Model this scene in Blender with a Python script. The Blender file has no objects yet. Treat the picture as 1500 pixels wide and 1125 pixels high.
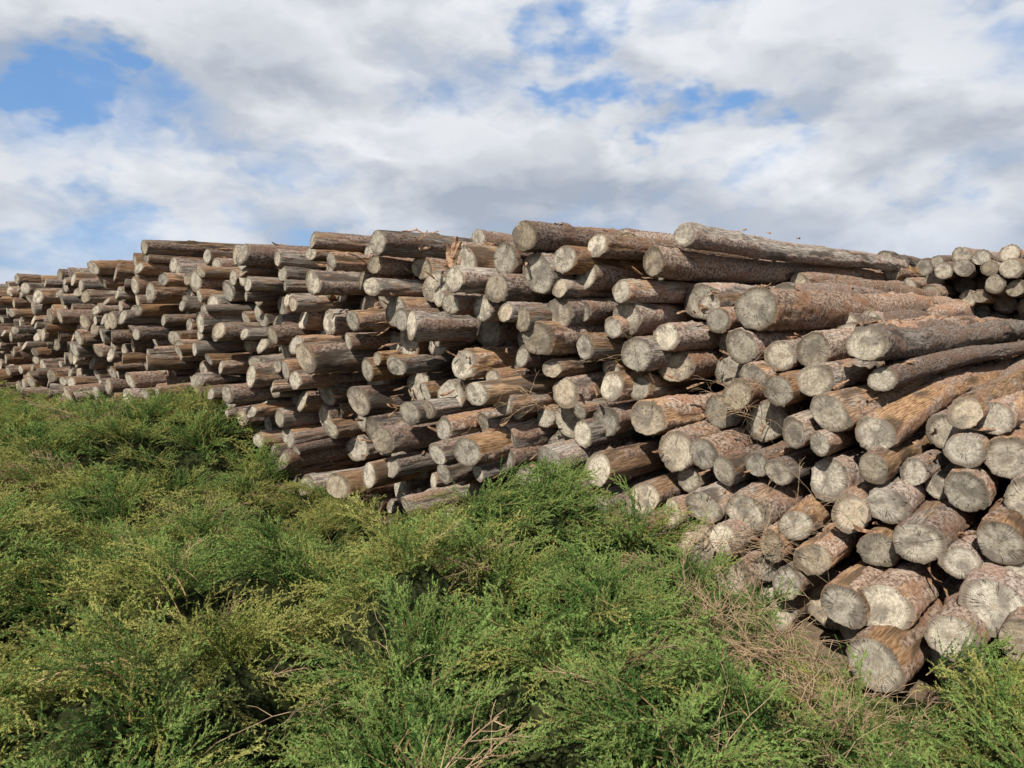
import bpy, math, random
import numpy as np
from mathutils import Vector, Matrix, noise, Euler
random.seed(7); rng=np.random.default_rng(7)
scene=bpy.context.scene
R=random.uniform
# ------------------------------------------------------------------ camera
PITCH=math.radians(6.2); EYE=1.7; FPX=1083.0
cd=bpy.data.cameras.new("camera"); cam=bpy.data.objects.new("camera",cd)
scene.collection.objects.link(cam); scene.camera=cam
cam.location=(0,0,EYE); cam.rotation_euler=(math.radians(90)-PITCH,0,0)
cd.sensor_width=36; cd.lens=26; cd.clip_start=0.05; cd.clip_end=3000
scene.view_settings.view_transform='Standard'; scene.view_settings.look='None'; scene.view_settings.exposure=0
def sight(x,y):
    a=(x-750)/FPX; b=(562.5-y)/FPX
    return Vector((a, math.cos(PITCH)+b*math.sin(PITCH), b*math.cos(PITCH)-math.sin(PITCH)))
# ------------------------------------------------------------------ node helpers
class NT:
    def __init__(s,tree):
        s.t=tree; s.t.nodes.clear()
    def n(s,typ,props=None,**ins):
        nd=s.t.nodes.new(typ)
        for k,v in (props or {}).items(): setattr(nd,k,v)
        for k,v in ins.items():
            key=int(k[1:]) if k[0]=='i' and k[1:].isdigit() else k.replace('_',' ')
            s.set(nd.inputs[key],v)
        return nd
    def set(s,sock,v):
        if isinstance(v,bpy.types.NodeSocket): s.t.links.new(v,sock)
        elif isinstance(v,bpy.types.Node): s.t.links.new(v.outputs[0],sock)
        else: sock.default_value=v
    def math(s,op,a,b=0.0,c=0.0,clamp=False):
        nd=s.t.nodes.new('ShaderNodeMath'); nd.operation=op; nd.use_clamp=clamp
        s.set(nd.inputs[0],a); s.set(nd.inputs[1],b); s.set(nd.inputs[2],c); return nd.outputs[0]
    def vm(s,op,a,b=(0,0,0),out=0):
        nd=s.t.nodes.new('ShaderNodeVectorMath'); nd.operation=op
        s.set(nd.inputs[0],a)
        if op=='SCALE': s.set(nd.inputs[3],b)
        else: s.set(nd.inputs[1],b)
        return nd.outputs[out]
    def mix(s,f,a,b,blend='MIX'):
        nd=s.t.nodes.new('ShaderNodeMix'); nd.data_type='RGBA'; nd.blend_type=blend
        s.set(nd.inputs[0],f); s.set(nd.inputs[6],a); s.set(nd.inputs[7],b); return nd.outputs[2]
    def noise(s,vec,scale,detail=4,rough=.5,dist=0.0):
        nd=s.t.nodes.new('ShaderNodeTexNoise'); s.set(nd.inputs['Vector'],vec)
        nd.inputs['Scale'].default_value=scale; nd.inputs['Detail'].default_value=detail
        nd.inputs['Roughness'].default_value=rough; nd.inputs['Distortion'].default_value=dist
        return nd.outputs['Fac']
    def mr(s,v,a,b,c=0.0,d=1.0,smooth=True):
        nd=s.t.nodes.new('ShaderNodeMapRange'); nd.interpolation_type='SMOOTHSTEP' if smooth else 'LINEAR'
        for i,q in enumerate((v,a,b,c,d)): s.set(nd.inputs[i],q)
        return nd.outputs[0]
def mat(name):
    m=bpy.data.materials.new(name); m.use_nodes=True; return m,NT(m.node_tree)
def c4(r,g,b): return (r,g,b,1)
# ------------------------------------------------------------------ world
SUN_EL=43; SUN_AZ=-24   # sun stands behind the viewer, a little to the left
w=bpy.data.worlds.new("World"); scene.world=w; w.use_nodes=True
t=NT(w.node_tree)
sdir=Vector((math.sin(math.radians(SUN_AZ)), -math.cos(math.radians(SUN_AZ)),0))
sdir=Vector((sdir.x*math.cos(math.radians(SUN_EL)), sdir.y*math.cos(math.radians(SUN_EL)), math.sin(math.radians(SUN_EL))))
sky=t.n('ShaderNodeTexSky',dict(sky_type='NISHITA',sun_disc=False,sun_elevation=math.radians(SUN_EL),sun_rotation=math.atan2(sdir.x,sdir.y),air_density=1.0,dust_density=.5,ozone_density=2.0))
tc=t.n('ShaderNodeTexCoord'); D0=tc.outputs['Generated']
sp=t.n('ShaderNodeSeparateXYZ',i0=D0)
z=sp.outputs[2]
ST=1.9
pz=t.math('MULTIPLY',z,ST)
P=t.n('ShaderNodeCombineXYZ',i0=sp.outputs[0],i1=sp.outputs[1],i2=pz).outputs[0]
warpn=t.n('ShaderNodeTexNoise'); t.set(warpn.inputs['Vector'],P); warpn.inputs['Scale'].default_value=7; warpn.inputs['Detail'].default_value=4; warpn.inputs['Roughness'].default_value=.6
wv_=t.vm('SUBTRACT',warpn.outputs['Color'],(.5,.5,.5))
PW=t.vm('ADD',P,t.vm('SCALE',wv_,.12))
PG=t.vm('ADD',P,t.vm('SCALE',wv_,.42))
n1=t.noise(PW,3.9,7,.50)
n2=t.noise(t.vm('ADD',PW,(0.02,0,.07)),3.9,4,.48)
broad=t.noise(P,2.3,1,.5)
gaps=None
for (x,y,r,s) in [(165,88,.07,.70),(35,130,.085,.75),(870,152,.11,.85),(1030,155,.12,.9),(945,185,.08,.8),(870,40,.11,.65),(430,250,.18,.62),(300,130,.10,.4),(1130,250,.12,.6),(1430,90,.15,.55),(190,345,.18,.70),(60,385,.12,.6),(500,320,.14,.55),(1330,300,.12,.45)]:
    d=sight(x,y).normalized(); c=(d.x,d.y,ST*d.z)
    dist=t.vm('DISTANCE',PG,c,out=1)
    g=t.mr(dist,0.0,r,s,0.0)
    gaps=g if gaps is None else t.math('MAXIMUM',gaps,g)
dens=t.math('SUBTRACT',t.math('ADD',n1,.13),t.math('MULTIPLY',gaps,.32))
alpha=t.mr(dens,.34,.62,.10,1.0)
lit=t.math('ADD',.46,t.math('MULTIPLY',t.math('SUBTRACT',n1,n2),5.0),clamp=True)
lit=t.math('ADD',t.math('MULTIPLY',lit,.70),t.math('MULTIPLY',t.mr(broad,.35,.65),.30),clamp=True)
lit=t.math('SUBTRACT',lit,t.mr(dens,.64,.84,0.0,.40),clamp=True)
ccol=t.mix(lit,c4(.40,.45,.535),c4(.88,.90,.93))
blue=t.mix(1.0,t.vm('SCALE',sky.outputs[0],.085),c4(.6,.85,1.15),'MULTIPLY')
blue=t.mix(.6,blue,c4(.20,.44,.86))
colr=t.mix(alpha,blue,ccol)
colr=t.mix(t.mr(z,0.0,.15,.42,0.0),colr,c4(.48,.59,.78))
# darkening added to the unseen overhead sky to cut ambient light and deepen shadows
colr=t.mix(t.mr(z,.42,.8,0.0,.78),colr,c4(.20,.23,.29))
colr=t.mix(t.mr(z,-.03,0.0),c4(.07,.07,.05),colr)
bg=t.n('ShaderNodeBackground',i0=colr,i1=1.0)
t.n('ShaderNodeOutputWorld',i0=bg)
ld=bpy.data.lights.new("sun",'SUN'); ld.energy=5.0; ld.angle=math.radians(.55); ld.color=(1,.96,.88)
sun=bpy.data.objects.new("sun",ld); scene.collection.objects.link(sun)
sun.rotation_euler=(-sdir).to_track_quat('-Z','Y').to_euler()
# ------------------------------------------------------------------ materials
def diffuse(t,col,bump=None,bs=.5,bd=.01):
    p=t.n('ShaderNodeBsdfDiffuse'); t.set(p.inputs['Color'],col); p.inputs['Roughness'].default_value=.6
    if bump is not None:
        b=t.n('ShaderNodeBump'); b.inputs['Strength'].default_value=bs; b.inputs['Distance'].default_value=bd
        t.set(b.inputs['Height'],bump); t.set(p.inputs['Normal'],b.outputs[0])
    return p
def bark_mat():
    m,t=mat("weathered_bark")
    tc=t.n('ShaderNodeTexCoord'); oi=t.n('ShaderNodeObjectInfo'); rnd=oi.outputs['Random']
    off=t.vm('SCALE',(13.1,7.7,31.3),rnd)
    P=t.vm('ADD',tc.outputs['Object'],off)
    fib=t.vm('MULTIPLY',P,(1,1,.06))
    fine=t.noise(fib,150,2,.65)
    patch=t.noise(t.vm('MULTIPLY',P,(1,1,.35)),9,3,.6)
    patch2=t.noise(t.vm('MULTIPLY',P,(1,1,.3)),6.5,2,.5)
    bk=t.n('ShaderNodeAttribute',dict(attribute_name='bark')).outputs['Fac']
    r2=t.math('FRACT',t.math('MULTIPLY',rnd,17.3))
    grey=t.mix(t.mr(fine,.35,.65),c4(.14,.11,.088),c4(.45,.38,.31))
    tan=t.mix(t.mr(fine,.3,.7),c4(.17,.098,.058),c4(.48,.32,.20))
    wood=t.mix(t.mr(t.math('ADD',patch,t.math('MULTIPLY',t.math('SUBTRACT',r2,.48),.40)),.42,.60),grey,tan)
    wood=t.mix(t.mr(patch2,.50,.64,0.0,.80),wood,c4(.075,.055,.042))
    ck=t.noise(t.vm('MULTIPLY',P,(1,1,.025)),75,1,.5)
    wood=t.mix(t.mr(t.math('ABSOLUTE',t.math('SUBTRACT',ck,.5)),0.0,.018,.8,0.0),wood,c4(.035,.028,.022))
    bn=t.noise(t.vm('MULTIPLY',P,(1,1,.6)),60,4,.7)
    bark=t.mix(t.mr(bn,.34,.64),c4(.105,.066,.048),c4(.47,.36,.285))
    bark=t.mix(t.mr(patch,.46,.60,0.0,.55),bark,c4(.29,.155,.095))
    colr=t.mix(bk,wood,bark)
    val=t.math('ADD',.56,t.math('MULTIPLY',t.math('FRACT',t.math('MULTIPLY',rnd,5.7)),.74))
    hs=t.n('ShaderNodeHueSaturation'); t.set(hs.inputs['Color'],colr); t.set(hs.inputs['Value'],val)
    t.set(hs.inputs['Saturation'],t.math('ADD',.84,t.math('MULTIPLY',r2,.3)))
    h=t.math('ADD',t.math('MULTIPLY',fine,.6),t.math('MULTIPLY',t.math('MULTIPLY',bn,bk),1.6))
    p=diffuse(t,hs.outputs[0],h,.9,.008)
    t.n('ShaderNodeOutputMaterial',i0=p); return m
def end_mat():
    m,t=mat("sawn_end_grain")
    tc=t.n('ShaderNodeTexCoord'); oi=t.n('ShaderNodeObjectInfo'); rnd=oi.outputs['Random']
    P=tc.outputs['Object']; off=t.vm('SCALE',(3.1,17.7,31.3),rnd)
    r2=t.math('FRACT',t.math('MULTIPLY',rnd,23.3)); r3=t.math('FRACT',t.math('MULTIPLY',rnd,41.9))
    flat=t.vm('MULTIPLY',P,(1,1,0)); PO=t.vm('ADD',flat,off)
    pith=t.n('ShaderNodeCombineXYZ',i0=t.math('MULTIPLY',t.math('SUBTRACT',r2,.5),.03),i1=t.math('MULTIPLY',t.math('SUBTRACT',r3,.5),.03)).outputs[0]
    q=t.vm('SUBTRACT',flat,pith)
    wob=t.noise(PO,14,1,.5)
    L=t.math('ADD',t.vm('LENGTH',q,out=1),t.math('MULTIPLY',wob,.014))
    ring=t.math('ADD',.5,t.math('MULTIPLY',t.math('SINE',t.math('MULTIPLY',L,950.0)),.5))
    ringm=t.math('ADD',.5,t.math('MULTIPLY',t.math('SINE',t.math('MULTIPLY',L,310.0)),.5))
    rad=t.vm('LENGTH',q,out=1)
    cv=t.vm('ADD',t.vm('ADD',t.vm('NORMALIZE',q),t.vm('SCALE',q,1.6)),off)
    nz=t.noise(cv,6,2,.5)
    crack=t.mr(t.math('ABSOLUTE',t.math('SUBTRACT',nz,.5)),0.0,.024,1.0,0.0)
    crack=t.math('MULTIPLY',crack,t.mr(t.noise(PO,22,1,.5),.40,.56))
    mott=t.noise(PO,24,4,.65); speck=t.noise(PO,190,2,.7); saw=t.noise(t.vm('MULTIPLY',PO,(1,.06,1)),260,1,.5)
    base=t.mix(r2,c4(.68,.60,.46),c4(.58,.53,.44))
    base=t.mix(t.mr(r3,.65,1.0,0.0,.8),base,c4(.52,.40,.26))
    dark=t.mix(.6,base,c4(.20,.165,.125))
    colr=t.mix(t.mr(mott,.40,.64,0.0,.9),base,dark)
    colr=t.mix(t.math('MULTIPLY',ring,.46),colr,c4(.24,.20,.15))
    colr=t.mix(t.math('MULTIPLY',ringm,.28),colr,c4(.19,.15,.11))
    colr=t.mix(t.mr(speck,.5,.7,0.0,.52),colr,c4(.16,.13,.10))
    colr=t.mix(t.mr(saw,.5,.7,0.0,.28),colr,c4(.76,.70,.58))
    colr=t.mix(t.mr(rad,.0,.022,.4,0.0),colr,c4(.26,.17,.10))
    colr=t.mix(t.mr(L,.080,.104,0.0,.75),colr,c4(.13,.095,.065))
    stain=t.noise(PO,8,3,.6)
    colr=t.mix(t.mr(stain,.52,.62,0.0,.60),colr,c4(.16,.135,.11))
    colr=t.mix(t.math('MULTIPLY',crack,.9),colr,c4(.03,.024,.02))
    hs=t.n('ShaderNodeHueSaturation'); t.set(hs.inputs['Color'],colr); t.set(hs.inputs['Value'],t.math('ADD',.74,t.math('MULTIPLY',t.math('FRACT',t.math('MULTIPLY',rnd,9.1)),.55)))
    h=t.math('SUBTRACT',t.math('MULTIPLY',speck,.8),t.math('MULTIPLY',crack,2.5))
    p=diffuse(t,hs.outputs[0],h,.7,.004)
    t.n('ShaderNodeOutputMaterial',i0=p); return m
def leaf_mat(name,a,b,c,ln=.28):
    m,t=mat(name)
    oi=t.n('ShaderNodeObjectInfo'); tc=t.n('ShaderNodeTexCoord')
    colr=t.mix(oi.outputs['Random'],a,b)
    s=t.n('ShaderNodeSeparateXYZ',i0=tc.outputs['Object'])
    colr=t.mix(t.mr(s.outputs[2],ln*.25,ln*1.05,0.0,.8),colr,c)   # pale young tips; darker base also paints in the shaded bush interior
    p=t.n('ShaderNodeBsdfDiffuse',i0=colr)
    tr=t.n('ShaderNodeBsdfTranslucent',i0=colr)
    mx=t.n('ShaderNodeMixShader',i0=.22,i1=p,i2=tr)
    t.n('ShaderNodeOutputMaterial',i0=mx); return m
def plain_mat(name,a,b,scale=60):
    m,t=mat(name); g=t.n('ShaderNodeNewGeometry'); n=t.noise(g.outputs['Position'],scale,2,.6)
    p=t.n('ShaderNodeBsdfDiffuse',i0=t.mix(t.mr(n,.35,.65),a,b)); t.n('ShaderNodeOutputMaterial',i0=p); return m
M_BARK=bark_mat(); M_END=end_mat()
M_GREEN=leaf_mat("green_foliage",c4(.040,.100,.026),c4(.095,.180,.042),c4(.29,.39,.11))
M_YEL=leaf_mat("yellow_green_foliage",c4(.12,.175,.04),c4(.25,.29,.065),c4(.50,.47,.15),.38)
M_DRY=leaf_mat("dry_foliage",c4(.17,.115,.065),c4(.32,.20,.12),c4(.46,.30,.18),.30)
M_STEM=plain_mat("twig_bark",c4(.14,.10,.045),c4(.32,.23,.10))
M_STRAW=plain_mat("dry_straw",c4(.27,.18,.11),c4(.47,.34,.21),20)
M_FLAKE=plain_mat("loose_bark",c4(.20,.11,.065),c4(.42,.27,.17),30)
M_CORE=plain_mat("shaded_inner_foliage",c4(.010,.014,.006),c4(.045,.050,.02),38)  # near-black green, the shade inside the bushes is painted into this colour
def ground_mat():
    m,t=mat("dry_soil"); g=t.n('ShaderNodeNewGeometry'); P=g.outputs['Position']
    a=t.noise(P,2.2,4,.6); b=t.noise(P,35,3,.7); c=t.noise(P,.15,3,.5)
    colr=t.mix(t.mr(a,.35,.65),c4(.13,.09,.06),c4(.22,.16,.11)); colr=t.mix(t.mr(b,.5,.7,0.0,.6),colr,c4(.08,.06,.04))
    colr=t.mix(t.mr(c,.5,.6,0.0,.7),colr,c4(.10,.11,.045))
    p=diffuse(t,colr,b,.8,.03); t.n('ShaderNodeOutputMaterial',i0=p); return m
# ------------------------------------------------------------------ mesh helper
def mesh_from(name,verts,faces,mats,midx=None,smooth=None):
    me=bpy.data.meshes.new(name); me.from_pydata([tuple(v) for v in verts],[],faces)
    for m in mats: me.materials.append(m)
    if midx is not None: me.polygons.foreach_set('material_index',midx)
    if smooth is not None: me.polygons.foreach_set('use_smooth',smooth)
    me.update(); return me
def obj(name,me,parent=None):
    o=bpy.data.objects.new(name,me); scene.collection.objects.link(o)
    if parent: o.parent=parent
    return o
gv=[];gf=[]
xs=[-1500,-400,-120,-40]+list(np.linspace(-20,20,61))+[40,120,400,1500]
ys=[-1500,-400,-120,-40]+list(np.linspace(-15,25,61))+[50,120,400,1500]
for j,yy in enumerate(ys):
    for i,xx in enumerate(xs):
        hh=.04*noise.noise(Vector((xx*.6,yy*.6,3)))-.03 if abs(xx)<20 and -15<yy<25 else -.03
        gv.append((xx,yy,hh))
nx=len(xs)
for j in range(len(ys)-1):
    for i in range(nx-1): gf.append((j*nx+i,j*nx+i+1,(j+1)*nx+i+1,(j+1)*nx+i))
obj("ground",mesh_from("ground",gv,gf,[ground_mat()],smooth=[True]*len(gf)))
# ------------------------------------------------------------------ log meshes (unit: radius .1, length LEN)
LEN=5.0; SEG=40
def make_log(k,barky):
    rr=random.Random(100+k); NR=140
    zs=[0.007]+[0.03+ (LEN-.03)*((i/(NR-1))**1.25) for i in range(NR)]
    sx,sy=rr.uniform(-.32,.32),rr.uniform(-.32,.32)
    if rr.random()<.4: sx*=.25; sy*=.25
    ox=rr.uniform(0,90); knots=[(rr.uniform(0,6.28),rr.uniform(.1,LEN),rr.uniform(.010,.024),rr.uniform(.012,.030)) for _ in range(22)]
    ell=rr.uniform(0,.10); ph=rr.uniform(0,6.28); bendx=rr.uniform(-.04,.04); bendy=rr.uniform(-.04,.04)
    V=[];A=[];F=[];MI=[];SM=[]
    def radius(a,zz):
        ca,sa=math.cos(a),math.sin(a)
        r=.1*(1-.12*zz/LEN)*(1+ell*math.cos(2*(a+ph)))
        r+=.0110*noise.noise(Vector((ca*.9+ox,sa*.9,zz*1.3)))
        r+=.0040*noise.noise(Vector((ca*4+ox,sa*4,zz*1.2)))
        for (ka,kz,kh,kw) in knots:
            dz=zz-kz
            if abs(dz)<.12:
                da=(a-ka+math.pi)%(2*math.pi)-math.pi
                r+=kh*math.exp(-((da*.1)**2+dz*dz)/(2*kw*kw))
        bm=noise.noise(Vector((ca*1.1+ox,sa*1.1,zz*.9+5)))+.45*noise.noise(Vector((ca*3+ox,sa*3,zz*6)))+barky
        b=min(1,max(0,bm/.10))
        if b>0:
            d,_=noise.voronoi(Vector((ca*3.2+ox,sa*3.2,zz*9)))
            pl=min(1,(d[1]-d[0])*3.0)
            r+=b*(.0035+.0050*pl+.0055*noise.noise(Vector((ca*8,sa*8+ox,zz*35))))
        else:
            r-=.001
        return r,b
    for zz in zs:
        for s in range(SEG):
            a=2*math.pi*s/SEG; r,b=radius(a,zz)
            x,y=r*math.cos(a),r*math.sin(a); e=max(0,1-zz/.25)
            bx,by=bendx*math.sin(zz*1.2),bendy*math.sin(zz*.9)
            V.append((x+bx,y+by,zz+(sx*x+sy*y)*e)); A.append(b)
    n=len(zs)
    for i in range(n-1):
        for s in range(SEG):
            s2=(s+1)%SEG
            F.append((i*SEG+s,i*SEG+s2,(i+1)*SEG+s2,(i+1)*SEG+s)); MI.append(0); SM.append(True)
    prev=0
    fr=[.965,.94,.8,.6,.4,.2]
    for q,f in enumerate(fr):
        st=len(V)
        for s in range(SEG):
            x,y,_=V[s]; x*=f; y*=f
            V.append((x,y,sx*x+sy*y+(.0018*noise.noise(Vector((x*40+ox,y*40,1))) if q>1 else (0 if q else .0015)))); A.append(0)
        for s in range(SEG):
            s2=(s+1)%SEG
            F.append((prev+s2,prev+s,st+s,st+s2)); MI.append(1 if q else 0); SM.append(False)
        prev=st
    c=len(V); V.append((0,0,0)); A.append(0)
    for s in range(SEG): F.append((prev+(s+1)%SEG,prev+s,c)); MI.append(1); SM.append(False)
    b0=(n-1)*SEG; c=len(V); V.append((bendx*math.sin(LEN*1.2),bendy*math.sin(LEN*.9),LEN)); A.append(0)
    for s in range(SEG): F.append((b0+s,b0+(s+1)%SEG,c)); MI.append(1); SM.append(False)
    me=mesh_from("log_%d"%k,V,F,[M_BARK,M_END],MI,SM)
    at=me.attributes.new('bark','FLOAT','POINT'); at.data.foreach_set('value',A)
    return me
smooth_logs=[make_log(i,-.32+.06*i) for i in range(8)]
mixed_logs=[make_log(10+i,-.02+.05*i) for i in range(6)]
bark_logs=[make_log(20+i,.30+.1*i) for i in range(6)]
# ------------------------------------------------------------------ pile frame
TH=math.radians(41.3)
Dv=Vector((math.sin(TH),math.cos(TH),0)); Uv=Vector((math.cos(TH),-math.sin(TH),0)); P0=Vector((1.6,3.2,0))
def smooth(a,b,x):
    q=min(1,max(0,(x-a)/(b-a))); return q*q*(3-2*q)
def w0(u,h):
    k=.06+.60*smooth(-2.6,-1.1,u)
    c=.10-.25*smooth(-2.4,-.8,u)
    return k*h+c
def world(u,wv,h): return P0+Uv*u+Dv*wv+Vector((0,0,h))
pile=bpy.data.objects.new("log_pile",None); scene.collection.objects.link(pile)
pile2=bpy.data.objects.new("log_pile.001",None); scene.collection.objects.link(pile2)
cnt=[0]
def put_log(u,wv,h,r,parent,yaw=0,pit=0,kind=None,length=1.0):
    d=(Dv+Uv*math.tan(yaw)+Vector((0,0,math.tan(pit)))).normalized()
    q=d.to_track_quat('Z','Y').to_matrix().to_4x4()
    roll=Matrix.Rotation(R(0,6.283),4,'Z')
    pool={'s':smooth_logs,'m':mixed_logs,'b':bark_logs}[kind or random.choice('sssmmb')]
    o=bpy.data.objects.new("log",random.choice(pool)); scene.collection.objects.link(o)
    o.parent=parent
    o.matrix_world=Matrix.Translation(world(u,wv,h))@q@roll@Matrix.Diagonal((r/.1,r/.1*R(.92,1.06),length*R(.97,1.03),1))
    cnt[0]+=1
# surveyed log ends of the near face (sight line + apparent diameter), each intersected with the sloping pile face
H=[(553,355,36),(458,352,26),(495,357,22),(485,382,22),(548,387,28),(455,372,20),(768,346,44),(875,360,38),(1003,343,38),(957,383,42),(827,380,42),(740,380,46),(787,400,60),(858,404,40),(910,426,36),(1108,452,62),(727,423,40),(665,409,36),(458,414,38),(545,420,28),(500,425,34),(820,422,30),
(660,446,30),(706,452,36),(740,457,30),(765,467,40),(818,460,46),(852,456,32),(918,466,48),(897,480,30),(1052,470,36),(975,494,44),(1085,507,52),(1142,522,46),(1190,513,54),(1270,503,56),(603,477,40),(588,468,34),(660,483,28),(517,470,32),(452,465,28),(787,496,50),(857,508,40),(765,522,30),(932,518,52),(990,537,48),(680,535,46),(447,525,44),(538,542,32),(582,538,28),(510,500,26),
(1103,553,42),(1195,558,50),(1292,556,34),(1140,572,48),(1080,578,42),(897,566,40),(937,568,34),(828,577,42),(735,587,42),(661,580,48),(698,577,38),(722,555,26),(808,540,28),(478,577,36),(475,610,34),(600,606,34),(627,600,30),(650,628,34),(710,621,34),
(887,617,46),(948,612,54),(1162,634,44),(1215,607,56),(1282,637,58),(1413,606,48),(1455,614,48),(743,643,42),(853,636,40),(990,660,60),(1030,665,48),(560,645,38),(440,655,36),(683,662,42),(640,665,34),(805,675,44),(875,688,50),(1200,650,36),(1108,680,38),(1140,692,40),(1215,703,56),(1278,687,48),(1337,692,40),(1413,660,52),(1478,670,60),(1060,690,42),
(540,697,42),(495,712,42),(448,712,34),(575,685,30),(610,685,38),(650,695,32),(770,707,46),(832,722,42),(740,672,36),(700,692,30),(940,732,50),(985,752,42),(1030,745,52),(1095,752,58),(1245,752,52),(1300,742,60),(1415,720,62),(890,775,42),(937,778,38),(1165,770,46),(1285,806,54),(1345,796,66),(1405,825,50),(1465,797,68),(1495,850,54),(1235,888,64),(1293,893,74),(1455,892,82),(1280,975,84),(1395,935,66),(1500,945,70),(552,735,34),(595,742,32),(440,748,30),(880,735,38),(1190,820,50),(1130,800,44),(1060,790,44)]
front=[]
def hits(x,y,extra):
    d=sight(x,y); o=Vector((0,0,EYE))
    s=1.5
    while s<20:
        p=o+d*s; rel=p-P0; u=rel.dot(Uv); wv=rel.dot(Dv)
        if wv>=w0(u,p.z)+extra: return u,wv,p.z,s
        s+=.01
    return None
for (x,y,dm) in H:
    ex=R(-.12,.16) if x>700 else R(-.28,.26)
    if y>930: ex=-.12
    r_=hits(x,y,ex)
    if not r_: continue
    u,wv,h,s=r_
    r=dm*.5*s/FPX*1.0; r=min(.142,max(.060,r)); h=max(h,r*.9)
    kind=None
    if x>1030 and y<600: kind=random.choice('bbbm')
    elif x>750: kind=random.choice('smmb')
    if (x,y)==(553,355): kind='s'
    front.append((u,h,r,wv,kind))
PU_=[-19,-14,-12.9,-11.3,-10.2,-9.2,-8.7,-8.5,-8.0,-7,-5.75,-4.6,-3.5,-2.6,-2.0,-1.55,-1.2,-.9,-.3,.3,.7,1.1,1.6]
PH_=[2.0,2.05,2.08,2.24,2.2,2.04,2.04,2.38,2.42,2.34,2.26,2.26,2.2,2.18,2.12,1.9,1.72,1.55,1.3,1.02,.85,.55,.25]
def topf(u): return np.interp(u,PU_,PH_)
ug=np.arange(-18,-4.55,.02)
arrU=np.array([]);arrH=np.array([]);arrR=np.array([])
tg=topf(ug)+.05*np.sin(ug*7.3)*np.sin(ug*3.1)
for it in range(1600):
    r=random.choice([R(.048,.07),R(.065,.09),R(.08,.108)])
    rest=np.full_like(ug,r)
    if len(arrU):
        du=ug[:,None]-arrU[None,:]; rr_=(arrR+r)[None,:]*1.0
        q=rr_**2-du**2; hh=np.where(q>0,arrH[None,:]+np.sqrt(np.maximum(q,0)),0)
        rest=np.maximum(rest,hh.max(1))
    sc=rest-tg+r+rng.uniform(0,.07,len(ug)); i=int(sc.argmin())
    if sc[i]>0.03: break
    arrU=np.append(arrU,ug[i]);arrH=np.append(arrH,rest[i]);arrR=np.append(arrR,r)
for u,h,r in zip(arrU,arrH,arrR):
    if any((u-a)**2+(h-b)**2<((r+c)*.8)**2 for a,b,c,*_ in front): continue
    grp=.16*noise.noise(Vector((u*1.2,h*1.6,4)))
    front.append((u,h,r*.97,w0(u,h)+R(-.34,.38)+grp*1.6,None))
cu=np.array([a[0] for a in front]);chh=np.array([a[1] for a in front]);cr=np.array([a[2] for a in front])
for r in (.125,.115,.105,.095,.085,.075,.066,.058):
    for k in range(2600):
        u=R(-5.0,1.7); tt=float(topf(u)); h=R(r*.95,max(r,tt-r))
        if h+r>tt: continue
        dd=np.sqrt((cu-u)**2+(chh-h)**2)-(cr+r)*.95
        if dd.min()<0: continue
        cu=np.append(cu,u);chh=np.append(chh,h);cr=np.append(cr,r)
        front.append((u,h,r,w0(u,h)+R(.10,.58),None))
for (u,h,r,wv,kind) in front:
    j=1.0 if u>-4.6 else 1.9
    if kind is None and u>-1.3: kind=random.choice('mmbs')
    put_log(u,wv,h,r,pile,math.radians(R(-2.6,2.6)*j),math.radians(R(-1.3,1.1)*min(j,1.3)),kind)
for k in range(16):
    u=R(-3.6,-1.3); put_log(u,w0(u,2.1)+R(.6,2.6),float(topf(u))-.02+R(0,.06),R(.07,.1),pile,math.radians(R(-5,5)),math.radians(R(-.6,.6)),'b',.6)
for k in range(16):
    u=R(-1.5,-.35); put_log(u,w0(u,1.6)+R(.7,2.0),float(topf(u))+.04+R(-.02,.05),R(.09,.12),pile,math.radians(R(-3,3)),math.radians(R(-.5,.5)),'b',.8)
# ------------------------------------------------------------------ second pile behind
ug=np.arange(-1.75,4.2,.02); tg=np.interp(ug,[-1.75,-1.3,-.6,0,2,3.4,4.2],[2.28,2.36,2.34,2.42,2.4,2.1,1.0])
U2=np.array([]);H2=np.array([]);R2=np.array([])
for it in range(600):
    r=R(.070,.115); rest=np.full_like(ug,r)
    if len(U2):
        du=ug[:,None]-U2[None,:]; rr_=(R2+r)[None,:]*.985
        q=rr_**2-du**2; hh=np.where(q>0,H2[None,:]+np.sqrt(np.maximum(q,0)),0); rest=np.maximum(rest,hh.max(1))
    sc=rest-tg+r+rng.uniform(0,.06,len(ug)); i=int(sc.argmin())
    if sc[i]>.03: break
    U2=np.append(U2,ug[i]);H2=np.append(H2,rest[i]);R2=np.append(R2,r)
for u,h,r in zip(U2,H2,R2):
    put_log(u,6.15+R(-.45,.5),h,r,pile2,math.radians(R(-5,5)),math.radians(R(-1,1)),None,.8)
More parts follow.
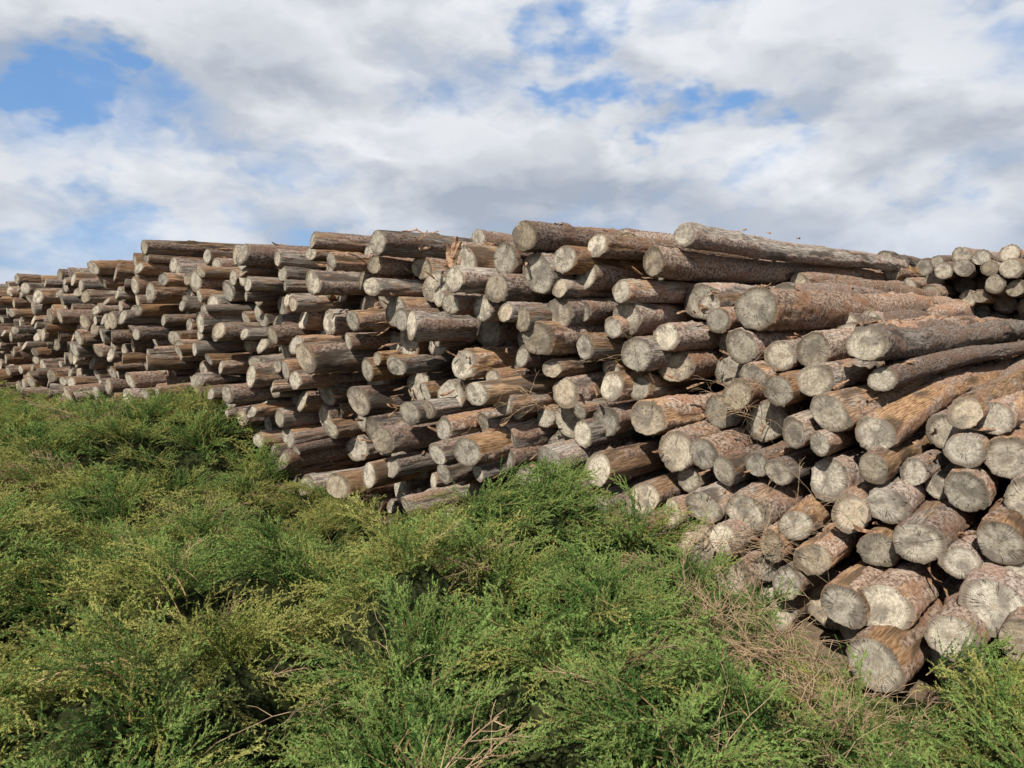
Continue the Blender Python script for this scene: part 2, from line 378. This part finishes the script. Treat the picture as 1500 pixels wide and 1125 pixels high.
# ------------------------------------------------------------------ loose bark + splinters
V=[];F=[]
def flake(c,ln,wd,dirv,upv,curl):
    dirv=dirv.normalized(); side=dirv.cross(upv).normalized(); nrm=side.cross(dirv)
    b=len(V); N=6
    for i in range(N+1):
        s=i/N; wloc=wd*(.35+.65*math.sin(math.pi*min(.93,.12+s)))*R(.7,1.2)
        for j in (-1,0,1):
            V.append(c+dirv*(ln*(s-.5))+side*(j*wloc*.5)+nrm*(curl*(s-.5)**2*ln*2+ (0.25*wd if j==0 else 0)+R(-.004,.004)))
    for i in range(N):
        for j in range(2): F.append((b+i*3+j,b+i*3+j+1,b+(i+1)*3+j+1,b+(i+1)*3+j))
tops=[f for f in front if f[1]+f[2]>topf(f[0])-.16 and f[0]>-7]
for k in range(190):
    f=random.choice(tops); back=R(.02,2.6)
    u=f[0]+R(-.05,.05); h=f[1]+f[2]*.98+.010
    c=world(u,f[3]+back,h)
    flake(c,R(.05,.2),R(.015,.045),(Dv*R(.3,1)+Uv*R(-.8,.8)+Vector((0,0,R(-.05,.12)))),Vector((R(-.3,.3),R(-.3,.3),1)),R(-.3,.4))
for k in range(260):
    u=R(-4.8,.6); h=R(.3,float(topf(u))); c=world(u,w0(u,h)+R(.0,.35),h)
    flake(c,R(.05,.18),R(.008,.03),(Dv+Uv*R(-1,1)+Vector((0,0,R(-.6,.6)))),Vector((R(-.5,.5),-1,R(0,1))),R(-.4,.6))
r_=hits(670,372,.05)
if r_:
    c=world(r_[0],r_[1]-.05,r_[2])
    for a,l in ((.15,.22),(-.25,.16),(.5,.13)): flake(c+Vector((a*.06,0,a*.05)),l,.07,Vector((a,0.1,1)),Vector((.2,-1,.1)),.2)
obj("bark_debris",mesh_from("bark_debris",V,F,[M_FLAKE]))
# ------------------------------------------------------------------ thin stalk tubes
def tube(V,F,pts,r0,r1):
    b=len(V); n=len(pts)
    for i,p in enumerate(pts):
        d=(pts[min(i+1,n-1)]-pts[max(i-1,0)])
        if d.length<1e-6: d=Vector((0,0,1))
        d.normalize(); a=d.orthogonal().normalized(); c=d.cross(a); r=r0+(r1-r0)*i/(n-1)
        for k in range(3):
            q=2.094*k; V.append(p+a*(r*math.cos(q))+c*(r*math.sin(q)))
    for i in range(n-1):
        for k in range(3):
            k2=(k+1)%3; F.append((b+i*3+k,b+i*3+k2,b+(i+1)*3+k2,b+(i+1)*3+k))
V=[];F=[]
def wisp(c,n,ln,updir,sp=.05):
    for _ in range(n):
        d=(updir+Vector((R(-.9,.9),R(-.9,.9),R(-.5,.8)))).normalized(); p=c+Vector((R(-sp,sp),R(-sp,sp),R(-.04,.04)))
        pts=[p.copy()]
        for i in range(7):
            d=(d+Vector((R(-.25,.25),R(-.25,.25),R(-.3,.12)))).normalized(); p=p+d*ln/7*R(.7,1.2); pts.append(p.copy())
            if R(0,1)<.65:
                e=(d+Vector((R(-1,1),R(-1,1),R(-.7,.7)))).normalized(); tube(V,F,[p.copy(),p+e*ln*.15,p+e*ln*.24+Vector((0,0,-.01))],.0010,.0005)
        tube(V,F,pts,.0016,.0007)
for (x,y,n,ln) in [(930,520,7,.22),(780,585,14,.26),(1085,600,18,.30),(1100,560,8,.24),(700,600,5,.2),(1060,800,30,.36),(1130,800,30,.34),(1180,745,8,.24)]:
    r_=hits(x,y,-.05)
    if r_: wisp(world(r_[0],r_[1],r_[2]),n,ln,Vector((-.1,-.4,.25)))
# brittle dead brush standing between the green bushes and the pile
for (x,y,zz,n) in [(.80,2.75,.42,34),(.95,2.6,.42,34),(1.02,2.35,.34,28),(.95,2.1,.38,26),(1.08,2.1,.34,18),(.78,1.75,.50,14),(.62,2.95,.36,22),(.45,1.55,.62,8),(-.35,1.75,.66,6)]:
    wisp(Vector((x,y,zz)),n,.28,Vector((0,-.1,.75)),.12)
obj("dry_stalks",mesh_from("dry_stalks",V,F,[M_STRAW]))
# ------------------------------------------------------------------ shrub sprigs: plume of long soft twigs closely set with needle leaves
def sprig(name,L,ntw,twl,leaf,lw,curve,mats,step=.003,seed=0,bare=False):
    rr=random.Random(seed); U=rr.uniform
    V=[];F=[];MI=[]
    def leafq(p,d,n,l,wd):
        s=d.cross(n)
        if s.length<1e-4: s=d.orthogonal()
        s.normalize(); b=len(V)
        V.extend([p-s*wd*.35,p+s*wd*.35,p+d*l]); F.append((b,b+1,b+2)); MI.append(1)
    pts=[];p=Vector((0,0,0)); N=12; wob=U(-.6,.6); dirs=[]
    for i in range(N+1):
        a=curve*(i/N)**1.4; d=Vector((math.sin(a),wob*math.sin(i*.5)*.3,math.cos(a))).normalized()
        pts.append(p.copy()); dirs.append(d); p=p+d*L/N
    m0=len(F); tube(V,F,pts,.0022,.0008); MI.extend([0]*(len(F)-m0))
    def clothe(tp,tds,tl):
        nn=len(tds); nl=int(tl/step)
        for j in range(nl):
            g=(j+.5)/nl*nn; jj=min(nn-1,int(g)); pp=tp[jj].lerp(tp[jj+1],g-jj); tt=tds[jj]
            oo=Vector((U(-1,1),U(-1,1),U(-1,1))); oo=(oo-tt*oo.dot(tt))
            if oo.length<.05: continue
            oo.normalize()
            leafq(pp,(tt*U(.7,1.4)+oo).normalized(),Vector((U(-1,1),U(-1,1),U(-1,1))).normalized(),leaf*U(.6,1.25)*(1-.35*g/nn),lw)
    for k in range(ntw):
        s=.10+.90*(k+U(0,.8))/ntw; fi=min(s,.999)*N; i=int(fi); base=pts[i].lerp(pts[i+1],fi-i); d=dirs[i]
        ang=k*2.4+U(-.5,.5); o=d.orthogonal().normalized(); o2=d.cross(o); rad=(o*math.cos(ang)+o2*math.sin(ang))
        tl=twl*(1.2-.75*s)*U(.55,1.4); td=(d*U(.5,1.1)+rad).normalized()
        q=base.copy(); tp=[q.copy()]; nn=5; tds=[]; cv=Vector((U(-.16,.16),U(-.16,.16),U(.0,.16)))
        for j in range(nn):
            td=(td+d*.13+cv+Vector((U(-.07,.07),U(-.07,.07),U(-.07,.07)))).normalized(); q=q+td*tl/nn; tp.append(q.copy()); tds.append(td.copy())
        if bare or rr.random()<.35:
            m0=len(F); tube(V,F,[tp[0],tp[3],tp[5]],.0010,.0005); MI.extend([0]*(len(F)-m0))
        clothe(tp,tds,tl)
    clothe(pts[4:],dirs[4:-1],L*.66)
    me=mesh_from(name,V,F,mats,MI); return bpy.data.objects.new(name,me)
col=bpy.data.collections.new("shrub_sprigs")
specs=[]
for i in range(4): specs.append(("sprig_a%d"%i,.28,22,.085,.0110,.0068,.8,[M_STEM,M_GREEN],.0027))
for i in range(3): specs.append(("sprig_b%d"%i,.38,26,.085,.0102,.0062,1.1,[M_STEM,M_YEL],.0029))
for i in range(2): specs.append(("sprig_c%d"%i,.30,22,.08,.0085,.0048,.8,[M_STRAW,M_DRY],.0038))
for i in range(2): specs.append(("sprig_d%d"%i,.32,24,.10,.0065,.003,.6,[M_STRAW,M_DRY],.014))
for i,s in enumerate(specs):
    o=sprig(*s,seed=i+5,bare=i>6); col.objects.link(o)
CTRL=[(-3.26,6.6,.88),(-3.5,6.0,.74),(-3.1,6.4,.80),(-5.9,8.5,.44),(-4.6,7.4,.50),(-2.6,6.0,.46),(-2.25,5.6,.26),(-1.8,5.1,.18),(-1.36,4.7,.14),(-.9,4.3,.20),(-.5,4.0,.36),(-.05,3.6,.84),(.12,3.4,.62),(.31,3.25,.48),(.69,2.85,.44),(.98,2.75,.50),(1.12,2.78,.66),(1.25,2.65,.12),(1.3,2.9,.08),(1.18,2.4,.24),(1.25,2.2,.32),(1.42,2.2,.60),(1.5,2.05,.64),(1.7,2.2,.48),
(-1.5,1.5,.80),(0,1.4,.84),(.7,1.5,.72),(1.0,1.6,.60),(1.3,1.6,.66),(-2.5,2.5,.80),(-1,2.5,.72),(-.1,2.6,.86),(.5,2.3,.72),(.9,2.2,.52),(-4,4.5,.70),(-2,4,.46),(-2.7,4.6,.52),(-1.4,3.6,.50),(-.7,3.3,.48),(-3.6,5.4,.62),(-6,7,.54),(-3,3.5,.74),(-7,6,.6),(-8,9,.5)]
CT=np.array(CTRL)
def shrubH(x,y):
    d2=(CT[:,0]-x)**2+(CT[:,1]-y)**2; sg=(.15 if x<.8 else .11)+.045*max(0,y-1.5)*(1 if x<.8 else .3)
    wt=np.exp(-d2/(2*sg*sg))+1e-5/(d2+.05); a=1.0 if x<.8 else .3
    if y>3.3: a=.5
    return float((wt*CT[:,2]).sum()/wt.sum())+a*(.20*noise.noise(Vector((x*1.6,y*1.6,1))))
def toface(x,y):
    rel=Vector((x,y,0))-P0; u=rel.dot(Uv); return rel.dot(Dv)-w0(u,.3)
clumps=[]
for _ in range(12000):
    y=R(.8,10.5); x=R(-8,2.1)
    if x<-.95*y-.8: continue
    fd=toface(x,y)
    rel=Vector((x,y,0))-P0; u=rel.dot(Uv)
    if fd>-.22-(.08 if u>-.7 else 0): continue
    sz=R(.22,.40)+.035*y
    if x>.9: sz*=.75
    if any((x-a)**2+(y-b)**2<(.5*(sz+s2))**2*.95 for a,b,s2,_ in clumps): continue
    clumps.append((x,y,sz,R(-.13,.13)*(1 if x<.9 and y<3.4 else .35)))
CA=np.array(clumps)
def domed(x,y):
    """height of the bush canopy: base height + rounded heads with hollows between them"""
    f=np.sqrt((CA[:,0]-x)**2+(CA[:,1]-y)**2)/(CA[:,2]*.72); i=int(f.argmin()); ff=min(1.25,float(f[i]))
    amp=.36 if x<.9 else .14
    return shrubH(x,y)+amp*(math.sqrt(max(0,1-(ff/1.26)**2))-.77)+CA[i,3]
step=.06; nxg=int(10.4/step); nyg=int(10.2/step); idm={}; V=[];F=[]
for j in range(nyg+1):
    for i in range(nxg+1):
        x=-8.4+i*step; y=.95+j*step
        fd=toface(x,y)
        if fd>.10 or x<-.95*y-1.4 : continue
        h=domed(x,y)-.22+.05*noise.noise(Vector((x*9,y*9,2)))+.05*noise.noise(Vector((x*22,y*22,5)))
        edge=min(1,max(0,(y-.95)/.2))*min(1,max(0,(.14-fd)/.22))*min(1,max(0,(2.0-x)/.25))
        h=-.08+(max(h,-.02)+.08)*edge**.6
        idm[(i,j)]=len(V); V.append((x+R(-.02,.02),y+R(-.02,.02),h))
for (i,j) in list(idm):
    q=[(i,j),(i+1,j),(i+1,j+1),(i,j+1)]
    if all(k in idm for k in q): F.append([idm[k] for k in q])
obj("undergrowth",mesh_from("undergrowth",V,F,[M_CORE],smooth=[False]*len(F)))  # hull closing gaps between sprigs, coloured as shaded interior foliage
groups={}
gc=[(-4.5,6.8),(-2.6,3.6),(-1.3,1.9),(-.2,3.2),(.2,1.8),(.9,2.3),(1.5,1.8),(-1.0,3.2)]
ninst=0
for (cx,cy,sz,dh) in clumps:
    gi=min(range(len(gc)),key=lambda i:(gc[i][0]-cx)**2+(gc[i][1]-cy)**2)
    G=groups.setdefault(gi,[])
    cidx=noise.noise(Vector((cx*1.1,cy*1.1,7)))
    dryp=.02+.62*math.exp(-(((cx-.88)/.24)**2+((cy-2.45)/.55)**2))+(.22 if noise.noise(Vector((cx*1.7,cy*1.7,33)))>.40 else 0)
    yelp=min(.9,max(.04,.20+1.2*cidx+R(-.18,.18)+(.36 if cx<-.35 else -.12)))
    dens_=350/(1+.13*cy)**2
    n=int(3.14*(sz*.75)**2*dens_)
    if cx<-.95*cy+.1: n=int(n*.7)
    sweep=Vector((noise.noise(Vector((cx*.9,cy*.9,50))),noise.noise(Vector((cx*.9,cy*.9,60)))*.7-.1,0))*(1.0 if cx<-.3 else .7)
    for k in range(n):
        rad=sz*.80*math.sqrt(R(0,1)); an=R(0,6.283)
        x=cx+rad*math.cos(an); y=cy+rad*math.sin(an)
        f=rad/(sz*.80)
        top=max(.08,domed(x,y))
        depth=abs(random.gauss(0,.045)) if k%4 else R(.05,.18)
        d=(Vector((math.cos(an)*f*1.25,math.sin(an)*f*1.25,R(.45,1.0)))+sweep*.8+Vector((R(-.3,.3),R(-.3,.3),0))).normalized()
        rr0=R(0,1)
        if rr0<dryp: idx=random.choice([7,7,8,8,9,10])
        elif rr0<dryp+(1-dryp)*yelp: idx=random.choice([4,5,6])
        else: idx=random.choice([0,1,2,3])
        sc=R(.7,1.25)*(1.0 if cy<3.2 else 1.0+.09*(cy-3.2))
        if cy<2.0: sc*=.92
        if top<.35: sc*=max(.45,top/.35)
        if R(0,1)<.18 and top>.35: depth-=R(.02,.10); sc*=1.15
        Ls=(.38 if idx in(4,5,6) else .28)*sc
        p=Vector((x,y,top-depth))-d*Ls*.80
        if p.z<-.02: p.z=-.02
        tipy=p+d*Ls; rel=tipy-P0
        if rel.dot(Dv)>w0(rel.dot(Uv),.4)+.02 : continue
        if tipy.y<.75: continue
        xax=-(Vector((0,0,1))-d*d.z)
        if xax.length<.05: xax=d.orthogonal()
        xax.normalize(); xax=Matrix.Rotation(R(-.9,.9),3,d)@xax; yax=d.cross(xax)
        e=Matrix((xax,yax,d)).transposed().to_euler()
        G.append((p,e,sc,idx)); ninst+=1
def gn_tree():
    ng=bpy.data.node_groups.new("scatter_sprigs",'GeometryNodeTree')
    ng.interface.new_socket("Geometry",in_out='INPUT',socket_type='NodeSocketGeometry')
    ng.interface.new_socket("Geometry",in_out='OUTPUT',socket_type='NodeSocketGeometry')
    N=ng.nodes; gi=N.new('NodeGroupInput'); go=N.new('NodeGroupOutput')
    ci=N.new('GeometryNodeCollectionInfo'); ci.inputs['Collection'].default_value=col; ci.inputs['Separate Children'].default_value=True; ci.inputs['Reset Children'].default_value=True
    ip=N.new('GeometryNodeInstanceOnPoints'); ip.inputs['Pick Instance'].default_value=True
    def na(nm,ty):
        a=N.new('GeometryNodeInputNamedAttribute'); a.data_type=ty; a.inputs['Name'].default_value=nm
        return [o for o in a.outputs if o.enabled and o.name=='Attribute'][0]
    L=ng.links
    L.new(gi.outputs[0],ip.inputs['Points']); L.new(ci.outputs[0],ip.inputs['Instance'])
    L.new(na('idx','INT'),ip.inputs['Instance Index'])
    er=N.new('FunctionNodeEulerToRotation'); L.new(na('rot','FLOAT_VECTOR'),er.inputs[0]); L.new(er.outputs[0],ip.inputs['Rotation'])
    L.new(na('scl','FLOAT'),ip.inputs['Scale']); L.new(ip.outputs[0],go.inputs[0])
    return ng
ng=gn_tree()
for gi_,G in sorted(groups.items()):
    if not G: continue
    me=bpy.data.meshes.new("shrub"); me.from_pydata([tuple(g[0]) for g in G],[],[])
    a=me.attributes.new('rot','FLOAT_VECTOR','POINT'); a.data.foreach_set('vector',np.array([tuple(g[1]) for g in G],dtype=np.float32).ravel())
    a=me.attributes.new('scl','FLOAT','POINT'); a.data.foreach_set('value',np.array([g[2] for g in G],dtype=np.float32))
    a=me.attributes.new('idx','INT','POINT'); a.data.foreach_set('value',np.array([g[3] for g in G],dtype=np.int32))
    o=obj("shrub",me); md=o.modifiers.new("scatter",'NODES'); md.node_group=ng
print("LOGS",cnt[0],"SPRIGS",ninst,"CLUMPS",len(clumps))
